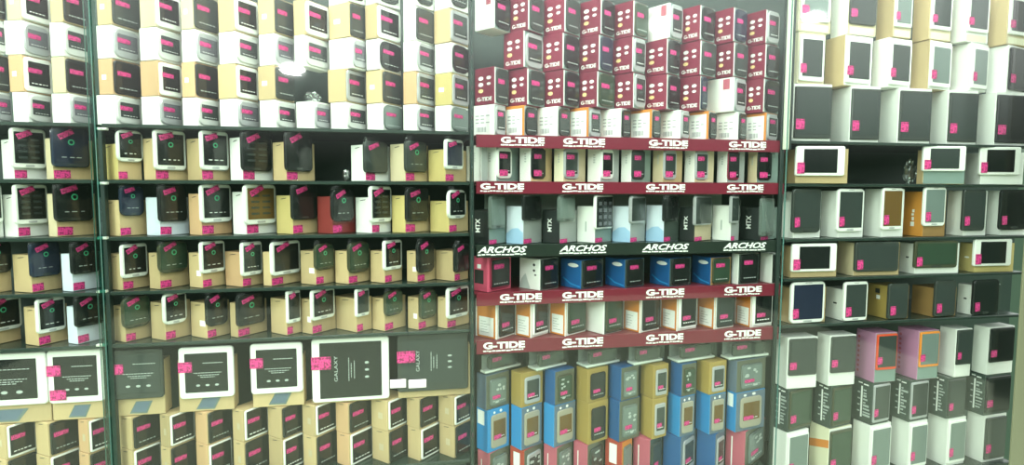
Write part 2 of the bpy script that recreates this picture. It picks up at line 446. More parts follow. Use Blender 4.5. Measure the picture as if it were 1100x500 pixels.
def face_phone(o, w, h, st, kind='phone', fx=(.06, .97), fz=(.04, .97), stick='mid', prn=None, r=.16, t=.004, name='phone_picture', marks=True):
    """life-size raised phone on the front of its carton, a part of the box"""
    pw, ph = w*(fx[1]-fx[0]), h*(fz[1]-fz[0])
    pic = obj(name, slab_mesh(pw, ph, t, min(pw, ph)*r, BODY[st][0], n=4), o, (w*fx[0], -.0002, h*fz[0]))
    # two levels only below the box: the details are children of the picture
    body, scr, _ = BODY[st]; light = body in ('white_plastic', 'pearl_plastic', 'tan_plastic', 'silver_plastic', 'red_plastic', 'orange_plastic')
    mx, mt, mb = {'phone': (.12, .12, .16), 'old': (.12, .17, .25), 'slim': (.06, .05, .08), 'round': (.12, .13, .17), 'tab': (.10, .10, .10), 'edge': (.05, .045, .05)}[kind]
    if not light: mx, mt, mb = .05, .06, .08
    sw, sh = pw*(1-2*mx), ph*(1-mt-mb)
    obj('screen', slab_mesh(sw, sh, .001, .0012, scr, ch=.0002, n=2, x0=pw*mx, z0=ph*mb, y0=-t), pic)
    ys = -t-.001
    if marks:
        rs, x = [], .12
        while x < .85:
            dx = random.uniform(.06, .14); rs.append((pw*mx+sw*x, ph*mb+sh*.10, pw*mx+sw*min(.88, x+dx), ph*mb+sh*.135)); x += dx+.05
        obj('screen_print', rects_mesh(rs, 'grey_ink' if not light else 'white_ink', y=ys-.0003), pic)
    if stick == 'mid': sticker(pic, pw*.34, ph*(.62 if kind != 'old' else .6), pw*.50, ph*(.14 if kind != 'old' else .17), ys-.0004, radians(-1))
    elif stick == 'low': sticker(pic, pw*.14, ph*.27, pw*.24, ph*.2, ys-.0004)
    elif stick == 'lowmid': sticker(pic, pw*.36, ph*.33, pw*.46, ph*.13, ys-.0004)
    elif stick == 'top': sticker(pic, pw*.40, ph*.72, pw*.5, ph*.15, ys-.0004)
    return pic

def loc_label(bay, row, k): return f'{bay} bay, {ORD[row]} row down, {ORD[k]} along'

# =================================================================== shelf heights (m), measured at the middle of each bay
XL, XM, XR = 280, 675, 965
zL = {k: zat(x, y) for k, (x, y) in {'T3': (300, 137.5), 'S1': (300, 194.5), 'S2': (250, 253), 'S3': (300, 308), 'S4': (300, 361.5), 'B2': (300, 509)}.items()}
zM = {k: zat(XM, y) for k, y in {'BW': 147.5, 'M1': 196, 'M2': 261, 'M3': 310, 'M4': 359, 'L3': 519}.items()}
zR = {k: zat(XR, y) for k, y in {'RT2': 154, 'RS1': 198, 'RS2': 255, 'RS3': 295.5, 'RS4': 343, 'RS7': 507}.items()}

# =================================================================== left bay: stacked cartons
def stack_row(bay, row, ym, zb, zt, items, rho, group, fronts=None):
    ya = row_yaws(items, ym, rho)
    n = 0
    for it in items:
        n += 1
        yield (n, it, ya(it[1]))

def left_stack(row, ym, zb, zt, items, rho, white):
    for n, it, a in stack_row('left', row, ym, zb, zt, items, rho, None):
        x0, x1, x2, side, st, kind = it
        o, w, d, h, p = place_box('phone_box', x0, x1, x2, ym, zb, zt-.0012, a, side, 'w' if white else side)
        what = BODY[st][2]
        tag(o, f'{WORD[side]} box with {what} phone on front, {loc_label("left", row, n)}', 'box', 'stacked phone boxes in the left bay')
        if kind == 'old': face_phone(o, w, h, st, 'old', fx=(.03, .97), fz=(.06, .93), r=.26)
        elif kind == 'round': face_phone(o, w, h, st, 'round', fx=(.03, .97), fz=(.04, .96), r=.30)
        else: face_phone(o, w, h, st, 'phone', fx=(.03, .98), fz=(.03, .97), r=.13)
        if not white and n % 2 == 0: side_print(o, [(.25, .42, .55, .56)], 'white_ink', d, h, 'barcode_label')

zT = [zat(280, -5), zat(260, 33), zat(260, 68), zat(260, 105.5), zL['T3']]
T0 = [(-24, -8, 5, 'k', 'k', 'p'), (7, 22, 54, 'p', 'w', 'p'), (54, 67, 94, 'k', 'k', 'p'), (104, 119, 150, 'k', 'g', 'p'), (150, 166, 194, 'p', 'w', 'p'), (194, 207, 234, 'p', 'g', 'p'), (234, 251, 277, 'k', 'w', 'p'),
      (277, 294, 315, 'k', 'g', 'p'), (315, 327, 353, 'k', 'w', 'p'), (353, 375, 392, 'k', 'g', 'p'), (392, 404, 430, 'k', 'w', 'p'), (433, 446, 466, 'w', 'g', 'p'), (466, 483, 503, 'k', 'S', 'p')]
T1 = [(-22, -6, 5, 'w', 'q', 'old'), (5, 25, 54, 'w', 's', 'old'), (54, 68, 96, 'w', 'q', 'old'), (104, 121, 150, 'w', 's', 'old'), (150, 168, 195, 'w', 'q', 'old'), (195, 210, 235, 'w', 's', 'old'), (235, 253, 278, 'w', 'q', 'old'),
      (278, 295, 316, 'w', 's', 'old'), (316, 327, 353, 'w', 'q', 'old'), (353, 378, 393, 'w', 's', 'old'), (393, 407, 431, 'w', 'k', 'round'), (433, 447, 467, 'w', 'S', 'round'), (467, 485, 503, 'w', 'k', 'round')]
T2 = [(-24, -8, 10, 'k', 'g', 'p'), (10, 25, 56, 'o', 'w', 'p'), (56, 70, 100, 'p', 'k', 'p'), (106, 121, 151, 'o', 'k', 'p'), (151, 170, 195, 'o', 'w', 'p'), (195, 209, 234, 'o', 'k', 'p'), (234, 253, 277, 'k', 'w', 'p'),
      (277, 295, 316, 'k', 'g', 'p'), (352, 371, 393, 'k', 'S', 'p'), (393, 410, 431, 'k', 'g', 'p'), (433, 447, 467, 'o', 'S', 'p'), (467, 485, 503, 'y', 'S', 'p')]
T3 = [(-20, -4, 12, 'w', 's', 'old'), (14, 30, 56, 'w', 'q', 'old'), (56, 75, 101, 'w', 's', 'old'), (104, 124, 152, 'w', 'q', 'old'), (152, 171, 196, 'w', 's', 'old'), (196, 212, 236, 'w', 'q', 'old'), (236, 255, 279, 'w', 's', 'old'),
      (279, 296, 318, 'w', 'q', 'old'), (318, 337, 355, 'w', 's', 'old'), (355, 372, 394, 'w', 'q', 'old'), (394, 411, 432, 'w', 'c', 'round'), (433, 447, 467, 'w', 'S', 'round'), (467, 484, 503, 'w', 'c', 'round')]
left_stack(1, 12, zT[1], zT[0], T0, 1.5, False)
left_stack(2, 50, zT[2], zT[1], T1, 1.5, True)
left_stack(3, 87, zT[3], zT[2], T2, 1.5, False)
left_stack(4, 121, zT[4], zT[3], T3, 1.5, True)
# the boxes above them, of which only the lower edge is in view
for n, (x0, x1, x2, s) in enumerate([(353, 375, 392, 'w'), (392, 404, 430, 'w'), (433, 446, 466, 'w'), (466, 483, 503, 'w')]):
    o, w, d, h, p = place_box('phone_box', x0, x1, x2, 2, zT[0], zT[0]+.095, radians(40), s, s)
    tag(o, f'white box cut off by the top edge, {ORD[n+1]} of four above the left bay stack', 'box', 'cropped boxes above the left bay stack')
    face_phone(o, w, h, 'g', 'old', fx=(.06, .92), fz=(.08, .92), r=.3)

# ------------------------------------------------------------------ left bay: phones shown in front of their boxes
# (side left, corner, front right, top, side colour, front colour, (phone left, right, top, bottom, style), screen print, kind)
S1 = [(2, 14, 50, 149, 'w', 'w', (12, 50, 138, 181, 'w'), 'menu', 'phone'), (51, 56, 104, 148, 'p', 'k', (56, 96, 138, 180, 'n'), None, 'phone'), (108, 126, 152, 154, 'y', 'k', (126, 154, 140, 174, 'w'), None, 'round'),
      (154, 166, 202, 148, 'k', 'k', (166, 200, 140, 183, 'w'), None, 'phone'), (201, 216, 247, 148, 'k', 'k', (216, 246, 141, 183, 'w'), None, 'phone'), (247, 260, 293, 147, 'w', 'w', (260, 292, 142, 184, 'k'), 'menu', 'phone'),
      (293, 307, 338, 152, 'k', 'k', (307, 336, 142, 184, 'k'), 'blank', 'phone'), (377, 392, 419, 155, 'w', 'w', (392, 417, 152, 186, 'g'), 'menu', 'phone'), (419, 435, 460, 154, 'p', 'k', (436, 459, 152, 185, 'g'), None, 'phone'),
      (460, 478, 501, 160, 'y', 'k', (479, 498, 150, 182, 'N'), 'blank', 'phone')]
S2 = [(-22, -10, 3, 208, 'w', 'w', (-24, 3, 198, 240, 'w'), 'menu', 'phone'), (4, 18, 52, 209, 'w', 'w', (16, 52, 198, 241, 'w'), 'menu', 'phone'), (52, 60, 104, 208, 'p', 'k', (59, 100, 197, 238, 'k'), None, 'phone'),
      (110, 128, 158, 215, 'k', 'k', (130, 155, 199, 232, 'n'), None, 'round'), (157, 171, 203, 212, 'W', 'W', (171, 201, 199, 238, 'k'), None, 'phone'), (203, 216, 249, 208, 'o', 'o', (216, 249, 198, 239, 'w'), None, 'phone'),
      (250, 264, 297, 206, 'w', 'w', (263, 297, 198, 241, 'b'), 'menu', 'phone'), (297, 314, 341, 210, 'y', 'k', (314, 341, 198, 236, 'k'), 'blank', 'phone'), (341, 357, 382, 211, 'r', 'r', (357, 381, 203, 238, 'k'), None, 'round'),
      (382, 399, 420, 212, 'w', 'w', (398, 421, 200, 239, 'w'), 'menu', 'phone'), (421, 435, 462, 210, 'y', 'k', (437, 461, 202, 238, 'k'), None, 'phone'), (462, 482, 503, 216, 'y', 'k', (482, 501, 204, 235, 'w'), None, 'round')]
S3 = [(-30, -14, 12, 274, 'k', 'k', (-18, 13, 259, 294, 'k'), None, 'round'), (14, 33, 66, 274, 'k', 'k', (33, 65, 260, 297, 'n'), None, 'phone'), (66, 77, 110, 273, 'W', 'W', (77, 107, 260, 294, 'k'), None, 'phone'),
      (117, 131, 160, 273, 'k', 'k', (131, 159, 262, 298, 'w'), None, 'phone'), (160, 171, 203, 272, 'k', 'k', (171, 202, 259, 293, 'o'), None, 'round'), (203, 217, 242, 272, 'k', 'k', (216, 242, 259, 293, 'w'), None, 'phone'),
      (242, 260, 283, 271, 'o', 'k', (260, 282, 260, 296, 'G'), None, 'phone'), (283, 291, 323, 271, 'k', 'k', (292, 323, 259, 295, 'w'), 'blank', 'phone'), (323, 339, 360, 270, 'k', 'k', (339, 359, 262, 290, 'o'), None, 'round'),
      (360, 374, 398, 270, 'k', 'k', (375, 397, 260, 293, 'o'), None, 'round'), (398, 413, 432, 270, 'k', 'k', (413, 432, 258, 290, 'w'), None, 'phone'), (437, 448, 468, 270, 'k', 'k', (449, 467, 258, 293, 'k'), None, 'round'),
      (468, 488, 503, 270, 'k', 'k', (489, 504, 262, 292, 'k'), 'blank', 'phone')]
S4 = [(-40, -26, 22, 331, 'k', 'k', (-18, 24, 320, 356, 'w'), None, 'phone'), (26, 40, 73, 331, 'k', 'k', (40, 71, 320, 357, 'w'), None, 'phone'), (72, 82, 114, 330, 'W', 'W', (81, 112, 318, 350, 'k'), None, 'phone'),
      (121, 134, 162, 330, 'k', 'k', (132, 162, 318, 352, 'o'), None, 'round'), (162, 177, 205, 326, 'k', 'k', (176, 201, 314, 348, 'w'), None, 'round'), (205, 222, 247, 326, 'k', 'k', (222, 245, 315, 350, 'k'), None, 'round'),
      (249, 255, 287, 326, 'k', 'k', (255, 285, 316, 349, 'k'), None, 'phone'), (291, 308, 324, 322, 'k', 'k', (309, 323, 312, 347, 'w'), 'blank', 'phone'), (324, 335, 361, 322, 'k', 'k', (335, 360, 310, 343, 'w'), None, 'phone'),
      (361, 383, 400, 321, 'k', 'k', (383, 397, 310, 340, 'G'), 'blank', 'phone'), (400, 413, 436, 321, 'k', 'k', (414, 433, 312, 339, 'o'), None, 'round'), (438, 449, 470, 320, 'k', 'k', (452, 469, 312, 342, 'o'), None, 'round'),
      (470, 480, 504, 320, 'k', 'k', (481, 504, 308, 341, 'w'), None, 'phone')]
def shelf_row(bay, row, ym, zb, items, rho, group, name='phone_box', pname='smartphone', cat='phone', bagged=True, stick=True, box_sticker=True, pos=None):
    ya = row_yaws(items, ym, rho)
    for n, (x0, x1, x2, yt, side, front, ph, prn, kind) in enumerate(items, 1):
        a = ya(x1)
        zt = zat(x1, yt) - .001
        o, w, d, h, p = place_box(name, x0, x1, x2, ym, zb+.0006, zt, a, side, front)
        wf = f'{WORD[side]} box with {WORD[front]} front' if side != front else f'{WORD[side]} box'
        tag(o, f'{wf} behind a {cat}, {loc_label(bay, row, n)}', 'box', f'boxes behind the {group}')
        if side in 'kyopw' and d > .035: side_mark(o, d, h)
        if side == 'k' and n % 3 == 0: side_print(o, [(.58, .34, .92, .50)], 'white_ink', d, h, 'barcode_label')
        if box_sticker: sticker(o, w*.20, h*.13, w*.36, h*.2, -.0004, radians(random.uniform(-3, 3)))
        if ph:
            shelf_phone(o, w, d, h, p, a, zb, ph, ym, f'{BODY[ph[4]][2]} {cat} before {WORD[front]} box, {loc_label(bay, row, n)}', group, name=pname, prn=prn, kind=kind, with_bag=bagged, stick=stick, cat=cat)
shelf_row('left', 5, 172, zL['S1'], S1, 1.5, 'phones on the left bay shelves')
shelf_row('left', 6, 232, zL['S2'], S2, 1.5, 'phones on the left bay shelves')
shelf_row('left', 7, 290, zL['S3'], S3, 1.5, 'phones on the left bay shelves')
shelf_row('left', 8, 345, zL['S4'], S4, 1.5, 'phones on the left bay shelves')

# ------------------------------------------------------------------ left bay: bottom stack and the tablets standing on it
zB1t, zB1b, zB2b = zat(264, 441), zat(264, 475.5), zL['B2']
B1 = [(-8, 5, 38, 'k', 'w'), (38, 51, 85, 'k', 'k'), (84, 94, 122, 'o', 'w'), (128, 141, 172, 'k', 'k'), (172, 181, 209, 'k', 'w'), (210, 222, 248, 'o', 'k'), (250, 261, 288, 'k', 'w'), (288, 302, 325, 'k', 'k'),
      (325, 338, 361, 'k', 'w'), (361, 374, 399, 'o', 'k'), (399, 416, 437, 'k', 'w'), (437, 450, 471, 'k', 'k'), (471, 487, 506, 'k', 'w')]
for row, ym, zb, zt, flip in ((10, 462, zB1b, zB1t, False), (11, 492, zB2b, zB1b, True)):
    for n, it, a in stack_row('left', row, ym, zb, zt, [i for i in B1], 1.5, None):
        x0, x1, x2, side, st = it
        if flip: st = {'w': 'k', 'k': 'w'}[st]
        k = 0 if not flip else 1
        o, w, d, h, p = place_box('phone_box', x0+k, x1+k, x2+k, ym, zb, zt-.001, a, side, 'k')
        tag(o, f'kraft box with {BODY[st][2]} phone on front, {loc_label("left", row, n)}', 'box', 'kraft boxes of the bottom stack in the left bay')
        face_phone(o, w, h, st, 'slim' if st == 'w' else 'phone', fx=(.06, .99), fz=(.02, .97), r=.08, stick='mid')
        if n % 2: side_print(o, [(.45, .36, .72, .56)], 'pale_kraft', d, h, 'side_label')
        side_mark(o, d, h)

TB = [((-45, 56), 396, 455, (-46, 50, 380, 437, 'w'), 'tab', 'tabtext'), ((57, 112), 391, 448, (51, 111, 376, 433, 'w'), 'tab', 'tabtext'), ((123, 178), 388, 447, (119, 175, 376, 429, 'g'), 'tab', 'tabtext'),
      ((193, 252), 386, 443, (192, 251, 373, 428, 'w'), 'tab', 'tabtext'), ((272, 327), 382, 439, (269, 325, 369, 423, 'w'), 'tab', 'tabtext'), ((337, 417), 380, 436, (335, 418, 363, 431, 'w'), 'tabwide', 'tabvert'),
      ((428, 505), 372, 430, (427, 503, 359, 420, 'g'), 'tabwide', 'tabvert')]
for n, ((bl, br), yt, yb, ph, kind, prn) in enumerate(TB, 1):
    zb = zB1t+.0006; yc = .012
    pl = hit(bl, yb, yc); pr = hit(br, yb, yc)
    w = pr.x-pl.x; zt = zat((bl+br)/2, yt, yc)
    o = obj('tablet_box', carton_mesh(w, .045, zt-zb, 'kraft', 'kraft', 'pale_kraft'), None, (pl.x, yc, zb), 0)
    h = zt-zb
    tag(o, f'wide kraft tablet box on the bottom stack, {loc_label("left", 9, n)}', 'box', 'tablet boxes standing on the bottom stack')
    if n < 6:
        q = w*.3
        pm = obj('printed_tablet', rects_mesh([[(q, h*.04), (q+w*.34, h*.03), (q+w*.46, h*.26), (q+w*.13, h*.26)]], 'screen_pale', y=-.0006), o)
        obj('printed_screen', rects_mesh([[(q+w*.04, h*.07), (q+w*.32, h*.06), (q+w*.41, h*.245), (q+w*.15, h*.245)]], 'slate_card', y=-.0010), pm)
    tabl = shelf_phone(o, w, .045, h, Vector((pl.x, yc, zb)), 0, zb, ph, 420, f'{BODY[ph[4]][2]} tablet with pink price sticker, {loc_label("left", 9, n)}', 'tablets standing on the bottom stack',
                name='tablet', kind=kind, prn=prn, with_bag=False, cat='tablet')
    if n == 2: sticker(tabl, .022, .022, .036, .026, -.0105)

# =================================================================== middle bay
def icon_print(o, d, h, pale=False):
    cols = ['white_ink', 'white_ink', 'yellow_ink']
    side_print(o, [disc(.32, .72, .13, .055), disc(.72, .72, .12, .05), disc(.32, .55, .13, .055), disc(.72, .56, .10, .04)], 'white_ink', d, h, 'icon_print')
    side_print(o, [disc(.32, .38, .13, .055)], 'yellow_ink', d, h, 'icon_print')
    side_text(o, 'G-TIDE', 'white_ink', d, h, .12, .10, .76, .11, bold=.03)

zR0 = [zat(XM, -1), zat(XM, 38), zat(XM, 77), zat(XM, 116), zM['BW']]
C0 = [(510, 530, 548, 'w'), (548, 567, 584, 'M'), (584, 606, 623, 'M'), (623, 645, 660, 'M'), (660, 680, 696, 'M'), (696, 719, 733, 'w'), (733, 752, 768, 'M'), (768, 788, 802, 'M'), (802, 823, 837, 'M')]
C1 = [(541, 562, 583, 'M'), (583, 604, 622, 'M'), (622, 643, 658, 'M'), (658, 679, 693, 'M'), (693, 716, 730, 'M'), (730, 752, 769, 'M'), (769, 788, 803, 'M'), (803, 822, 837, 'M')]
C2 = [(510, 531, 546, 'M'), (546, 566, 585, 'M'), (585, 605, 622, 'M'), (622, 641, 660, 'M'), (660, 680, 693, 'M'), (693, 716, 730, 'M'), (730, 752, 759, 'M'), (759, 788, 801, 'w'), (801, 820, 837, 'M')]
styles = ['k', 'S', 'o', 'k', 'S', 'g', 'k', 'g', 'n']
for row, ym, zt, zb, items in ((1, 18, zR0[0], zR0[1], C0), (2, 57, zR0[1], zR0[2], C1), (3, 96, zR0[2], zR0[3], C2)):
    ya = row_yaws(items, ym, 1.05)
    for n, (x0, x1, x2, s) in enumerate(items, 1):
        o, w, d, h, p = place_box('phone_box', x0, x1, x2, ym, zb, zt-.0012, ya(x1), s, 't', dmax=.09, top=s)
        st = styles[(n*2+row) % 9]
        tag(o, f'{"maroon box with round icons" if s == "M" else "white box with small label"} and phone front, {loc_label("middle", row, n)}', 'box', 'stacked keypad phone boxes in the middle bay')
        if s == 'M': icon_print(o, d, h)
        else: side_print(o, [(.62, .66, .86, .96)], 'pink_card', d, h, 'side_label')
        face_phone(o, w, h, st, 'round', fx=(.09, .98), fz=(.04, .97), r=.26, stick='mid')
        obj('white_edge', rects_mesh([(w*.015, h*.02, w*.075, h*.98)], 'white_ink', y=-.0005), o)
BW = [(508, 531, 543, 'w'), (543, 563, 577, 'O'), (577, 599, 612, 'w'), (612, 632, 645, 'O'), (645, 667, 677, 'w'), (677, 700, 709, 'O'), (709, 731, 740, 'w'), (740, 761, 769, 'O'), (769, 793, 801, 'w'), (801, 823, 835, 'O')]
ya = row_yaws(BW, 132, .8)
for n, (x0, x1, x2, s) in enumerate(BW, 1):
    o, w, d, h, p = place_box('phone_box', x0, x1, x2, 132, zb := zM['BW']-.004, zR0[3]-.001, ya(x1), s, 'G', dmax=.09)
    tag(o, f'{"white" if s == "w" else "orange-edged"} box with barcode label, {loc_label("middle", 4, n)}', 'box', 'barcode-labelled boxes on the first strip shelf')
    lb = side_print(o, [(.05, .05, .90, .90)], 'white_ink', d, h, 'barcode_label')
    bars = [(.18+.05*i, .14, .20+.05*i+.012*(i % 3), .30) for i in range(9)] + [(.14+.24*j, .42+.11*i, .30+.24*j, .46+.11*i) for i in range(3) for j in range(2 + (n+i) % 2)]
    b = side_print(o, bars, 'barcode_ink', d, h, 'barcode')
    b.location.x = -.0008; b.parent = lb
    face_phone(o, w, h, 'gSk'[n % 3], 'round', fx=(.06, .96), fz=(.05, .95), r=.25, stick='top')

# row behind the first strip: books of white cartons with two-sticker phones
M1 = [(501, 517, 518, 'w', None), (518, 533, 557, 'w', 'w'), (558, 570, 593, 'w', 'k'), (595, 605, 629, 'c', 'S'), (631, 645, 665, 'w', 'w'), (667, 678, 699, 'w', 'g'), (701, 712, 733, 'p', 'S'), (735, 746, 767, 'w', 'S'),
      (770, 781, 800, 'w', 'm'), (803, 813, 836, 'p', 'k')]
ya = row_yaws(M1[1:], 180, 1.9)
for n, (x0, x1, x2, s, st) in enumerate(M1, 1):
    o, w, d, h, p = place_box('phone_box', x0, x1, x2 if st else x1+2, 180, zM['M1']+.0006, zat(XM, 158.5), ya(x1) if st else radians(28), s, 'pGtk'[n % 4], dmax=.08)
    tag(o, f'{WORD[s]} upright box between maroon strips, {loc_label("middle", 5, n)}', 'box', 'upright boxes between the first two maroon strips')
    side_print(o, [(.45, .55+.07*i, .60, .585+.07*i) for i in range(4)], 'grey_ink', d, h, 'side_print')
    if st:
        pc = face_phone(o, w, h, st, 'round', fx=(.0, .66), fz=(.08, .95), r=.25, stick='top', prn=None)
        sticker(o, w*.26, h*.24, w*.36, h*.17, -.0060)

def spec_text(o, d, h): return side_text(o, 'MTX', 'white_ink', d, h, .30, .34, .24, .40, vertical=True, bold=.02)
M2 = [(505, 525, 544, 226, 'b', 't', (527, 543, 211, 246, 'c'), 'slim', 'blank'), (544, 562, 582, 222, 'W', 'G', (563, 582, 211, 237, 'k'), 'slim', 'blank'), (583, 601, 620, 226, 'b', 'G', (601, 618, 211, 238, 'c'), 'slim', 'blank'),
      (620, 639, 657, 222, 'w', 't', (640, 659, 210, 246, 'w'), 'edge', 'keys'), (658, 677, 693, 222, 'W', 'G', (678, 694, 211, 240, 'S'), 'slim', 'blank'), (694, 713, 729, 221, 'W', 'd', (714, 729, 211, 238, 'k'), 'slim', 'blank'),
      (730, 746, 764, 223, 'b', 'p', (747, 765, 211, 242, 'S'), 'edge', 'menu'), (765, 785, 794, 221, 'w', 'G', (786, 794, 211, 240, 'S'), 'slim', 'blank'), (795, 817, 836, 223, 'b', 't', (818, 832, 213, 254, 'c'), 'slim', 'blank')]
ya = row_yaws(M2, 242, 1.35)
for n, (x0, x1, x2, yt, s, fr, ph, kind, prn) in enumerate(M2, 1):
    a = ya(x1); zb = zM['M2']
    o, w, d, h, p = place_box('phone_box', x0, x1, x2, 242, zb+.0006, zat(x1, yt), a, s, fr, dmax=.08)
    tag(o, f'{WORD[s]} box {"with white side lettering" if s == "b" else "with plain side"}, {loc_label("middle", 6, n)}', 'box', 'boxes above the black strip')
    if s == 'b': spec_text(o, d, h)
    if s == 'W': side_print(o, [[(0, 0), (1, 0), (1, .30), (.7, .42), (.35, .40), (0, .26)]], 'sky_print', d, h, 'blue_print')
    if s == 'w': side_print(o, [(.46, .30, .54, .58)], 'grey_ink', d, h, 'side_print')
    sticker(o, w*.22, h*.07, w*.4, h*.12, -.0006)
    shelf_phone(o, w, d, h, p, a, zb, ph, 242, f'{BODY[ph[4]][2]} phone before {WORD[s]} box, {loc_label("middle", 6, n)}', 'phones above the black strip', kind=kind, prn=prn, stick=False)
M3 = [(508, 524, 549, 277, 'x', 'x', 'm', 'bar'), (552, 580, 600, 279, 'w', 'd', 'k', 'bar'), (601, 624, 648, 280, 'B', 'd', 'k', 'plain'), (650, 671, 692, 279, 'B', 'd', 'k', 'plain'), (693, 719, 742, 278, 'B', 'd', 'k', 'plain'),
      (743, 763, 785, 277, 'B', 'n', 'o', 'plain'), (788, 793, 815, 273, 'w', 'd', 'k', 'plain'), (816, 829, 838, 273, 'w', 'd', 'k', 'plain')]
ya = row_yaws(M3, 296, 1.1)
for n, (x0, x1, x2, yt, s, fr, st, kd) in enumerate(M3, 1):
    o, w, d, h, p = place_box('phone_box', x0, x1, x2, 296, zM['M3']+.0006, zat(x1, yt), ya(x1), s, fr, dmax=.085)
    tag(o, f'{WORD[s]} box with {BODY[st][2]} phone on front, {loc_label("middle", 7, n)}', 'box', 'boxes below the black strip')
    if s == 'B':
        side_print(o, [disc(.62, .80, .26, .07, 16)], 'white_ink', d, h, 'oval_label')
        side_print(o, [[(.1, .3), (.5, .12), (.95, .06), (.95, .1), (.5, .17), (.12, .36)]], 'light_blue_card', d, h, 'swoosh_print')
    if n == 2: side_print(o, [disc(.72, .80, .06, .045), disc(.72, .62, .06, .04), disc(.78, .48, .05, .03)], 'ink', d, h, 'key_print'); side_print(o, [[(0, 0), (.55, 0), (.3, .5), (.1, .3)]], 'grey_ink', d, h, 'grey_print')
    if n == 1: side_print(o, [(.12, .22, .72, .62)], 'ink', d, h, 'phone_print'); side_print(o, [(.3, .66, .55, .78)], 'white_ink', d, h, 'side_label')
    face_phone(o, w, h, st, 'round', fx=(.08, .92), fz=(.05, .97), r=.14, stick='top')
M4 = [(511, 534, 553, 'O', 'w', 'k'), (553, 571, 589, 'O', 'w', 'w'), (590, 608, 629, 'O', 'w', 'o'), (629, 649, 668, 'w', 'd', 'o'), (669, 688, 708, 'O', 'w', 'k'), (709, 728, 748, 'O', 'w', 'w'), (748, 768, 788, 'O', 'w', 'g'), (789, 807, 829, 'O', 'w', 'w')]
ya = row_yaws(M4, 345, 1.15)
for n, (x0, x1, x2, s, fr, st) in enumerate(M4, 1):
    o, w, d, h, p = place_box('phone_box', x0, x1, x2, 345, zM['M4']+.0006, zat(XM, 319.5), ya(x1), s, fr, dmax=.085)
    tag(o, f'{"orange box with spec label" if s == "O" else "plain white box"}, {BODY[st][2]} phone front, {loc_label("middle", 8, n)}', 'box', 'orange boxes between the two lower maroon strips')
    if s == 'O':
        side_print(o, [(.0, .0, .07, 1.), (.93, 0, 1., 1.)], 'white_ink', d, h, 'white_edge')
        lb = side_print(o, [(.16, .05, .84, .55)], 'white_ink', d, h, 'spec_label')
        b = side_print(o, [(.24, .14+.07*i, .24+.4*random.uniform(.5, 1.2), .155+.07*i) for i in range(5)], 'grey_ink', d, h, 'spec_print'); b.parent = lb; b.location.x = -.0008
    face_phone(o, w, h, st, 'slim', fx=(.08, .97), fz=(.05, .97), r=.09, stick='lowmid')
M5 = [(514, 522, 562, 402, 381), (565, 577, 611, 400, 378), (613, 631, 668, 397, 374), (672, 682, 714, 395, 372), (715, 729, 770, 393, 370), (772, 784, 828, 389, 367)]
zL1t = zat(XM, 395)
ya = row_yaws(M5, 386, 2.6)
for n, (x0, x1, x2, yb, yt) in enumerate(M5, 1):
    a = ya(x1)
    o, w, d, h, p = place_box('clear_case', x0, x1, x2, 386, zL1t+.0006, zat(XM, 375.5), a, 'w', 'w', dmax=.06, ddef=.05)
    o.data.materials[0] = M['clear_box']; o.data.materials[1] = M['clear_box']; o.data.materials[2] = M['clear_box']
    tag(o, f'clear plastic case holding a phone on its side, {loc_label("middle", 9, n)}', 'case', 'clear cases below the lowest maroon strip')
    tray = obj('inner_tray', box_mesh(.003, .006, .002, w-.003, d-.004, h*.16, 'white_plastic', .001), o)
    obj('backing_card', box_mesh(.004, d-.012, h*.17, w-.004, d-.010, h*.95, 'grey_card'), o)
    inner = obj('handset', slab_mesh(w*.78, h*.66, .010, .008, 'grey_plastic'), o, (w*.12, .018, h*.19))
    obj('screen', slab_mesh(w*.62, h*.52, .0012, .001, 'screen_grey', ch=.0003, n=2, x0=w*.08, z0=h*.07, y0=-.010), inner)
    sticker(inner, w*.20, h*.50, w*.24, h*.22, -.0118)

L1 = [(512, 522, 547, 's', 'v', 'c'), (549, 560, 583, 'g', 'g', 'S'), (585, 596, 617, 'B', 'v', 'o'), (619, 631, 653, 'g', 'g', 'k'), (654, 667, 686, 'B', 'v', 'c'), (688, 702, 718, 'g', 'g', 'S'), (720, 732, 748, 'B', 'v', 'o'), (748, 762, 780, 'g', 'g', 'S'),
      (781, 791, 822, 's', 'v', 'c')]
L2 = [(512, 524, 547, 'L', 'L', 'z'), (549, 560, 582, 'L', 's', 'z'), (584, 595, 618, 'L', 's', 'z'), (619, 632, 653, 'g', 'g', 'k'), (654, 665, 687, 'B', 'v', 'c'), (688, 701, 716, 'g', 'g', 'S'), (717, 730, 746, 'L', 's', 'z'), (747, 762, 779, 'L', 's', 'z'),
      (780, 790, 821, 'L', 's', 'z')]
L3 = [(513, 526, 547, 'P', 'v', 'c'), (548, 563, 583, 'R', 'v', 'S'), (584, 598, 615, 'P', 'v', 'c'), (616, 631, 649, 'P', 'v', 'g'), (650, 668, 679, 'R', 'O', 'c'), (680, 698, 711, 'P', 'd', 'g'), (712, 731, 747, 'B', 's', 'S'), (748, 768, 778, 'B', 's', 'S'),
      (779, 800, 821, 'P', 'v', 'c')]
zl = [zL1t, zat(XM, 431), zat(XM, 475), zM['L3']]
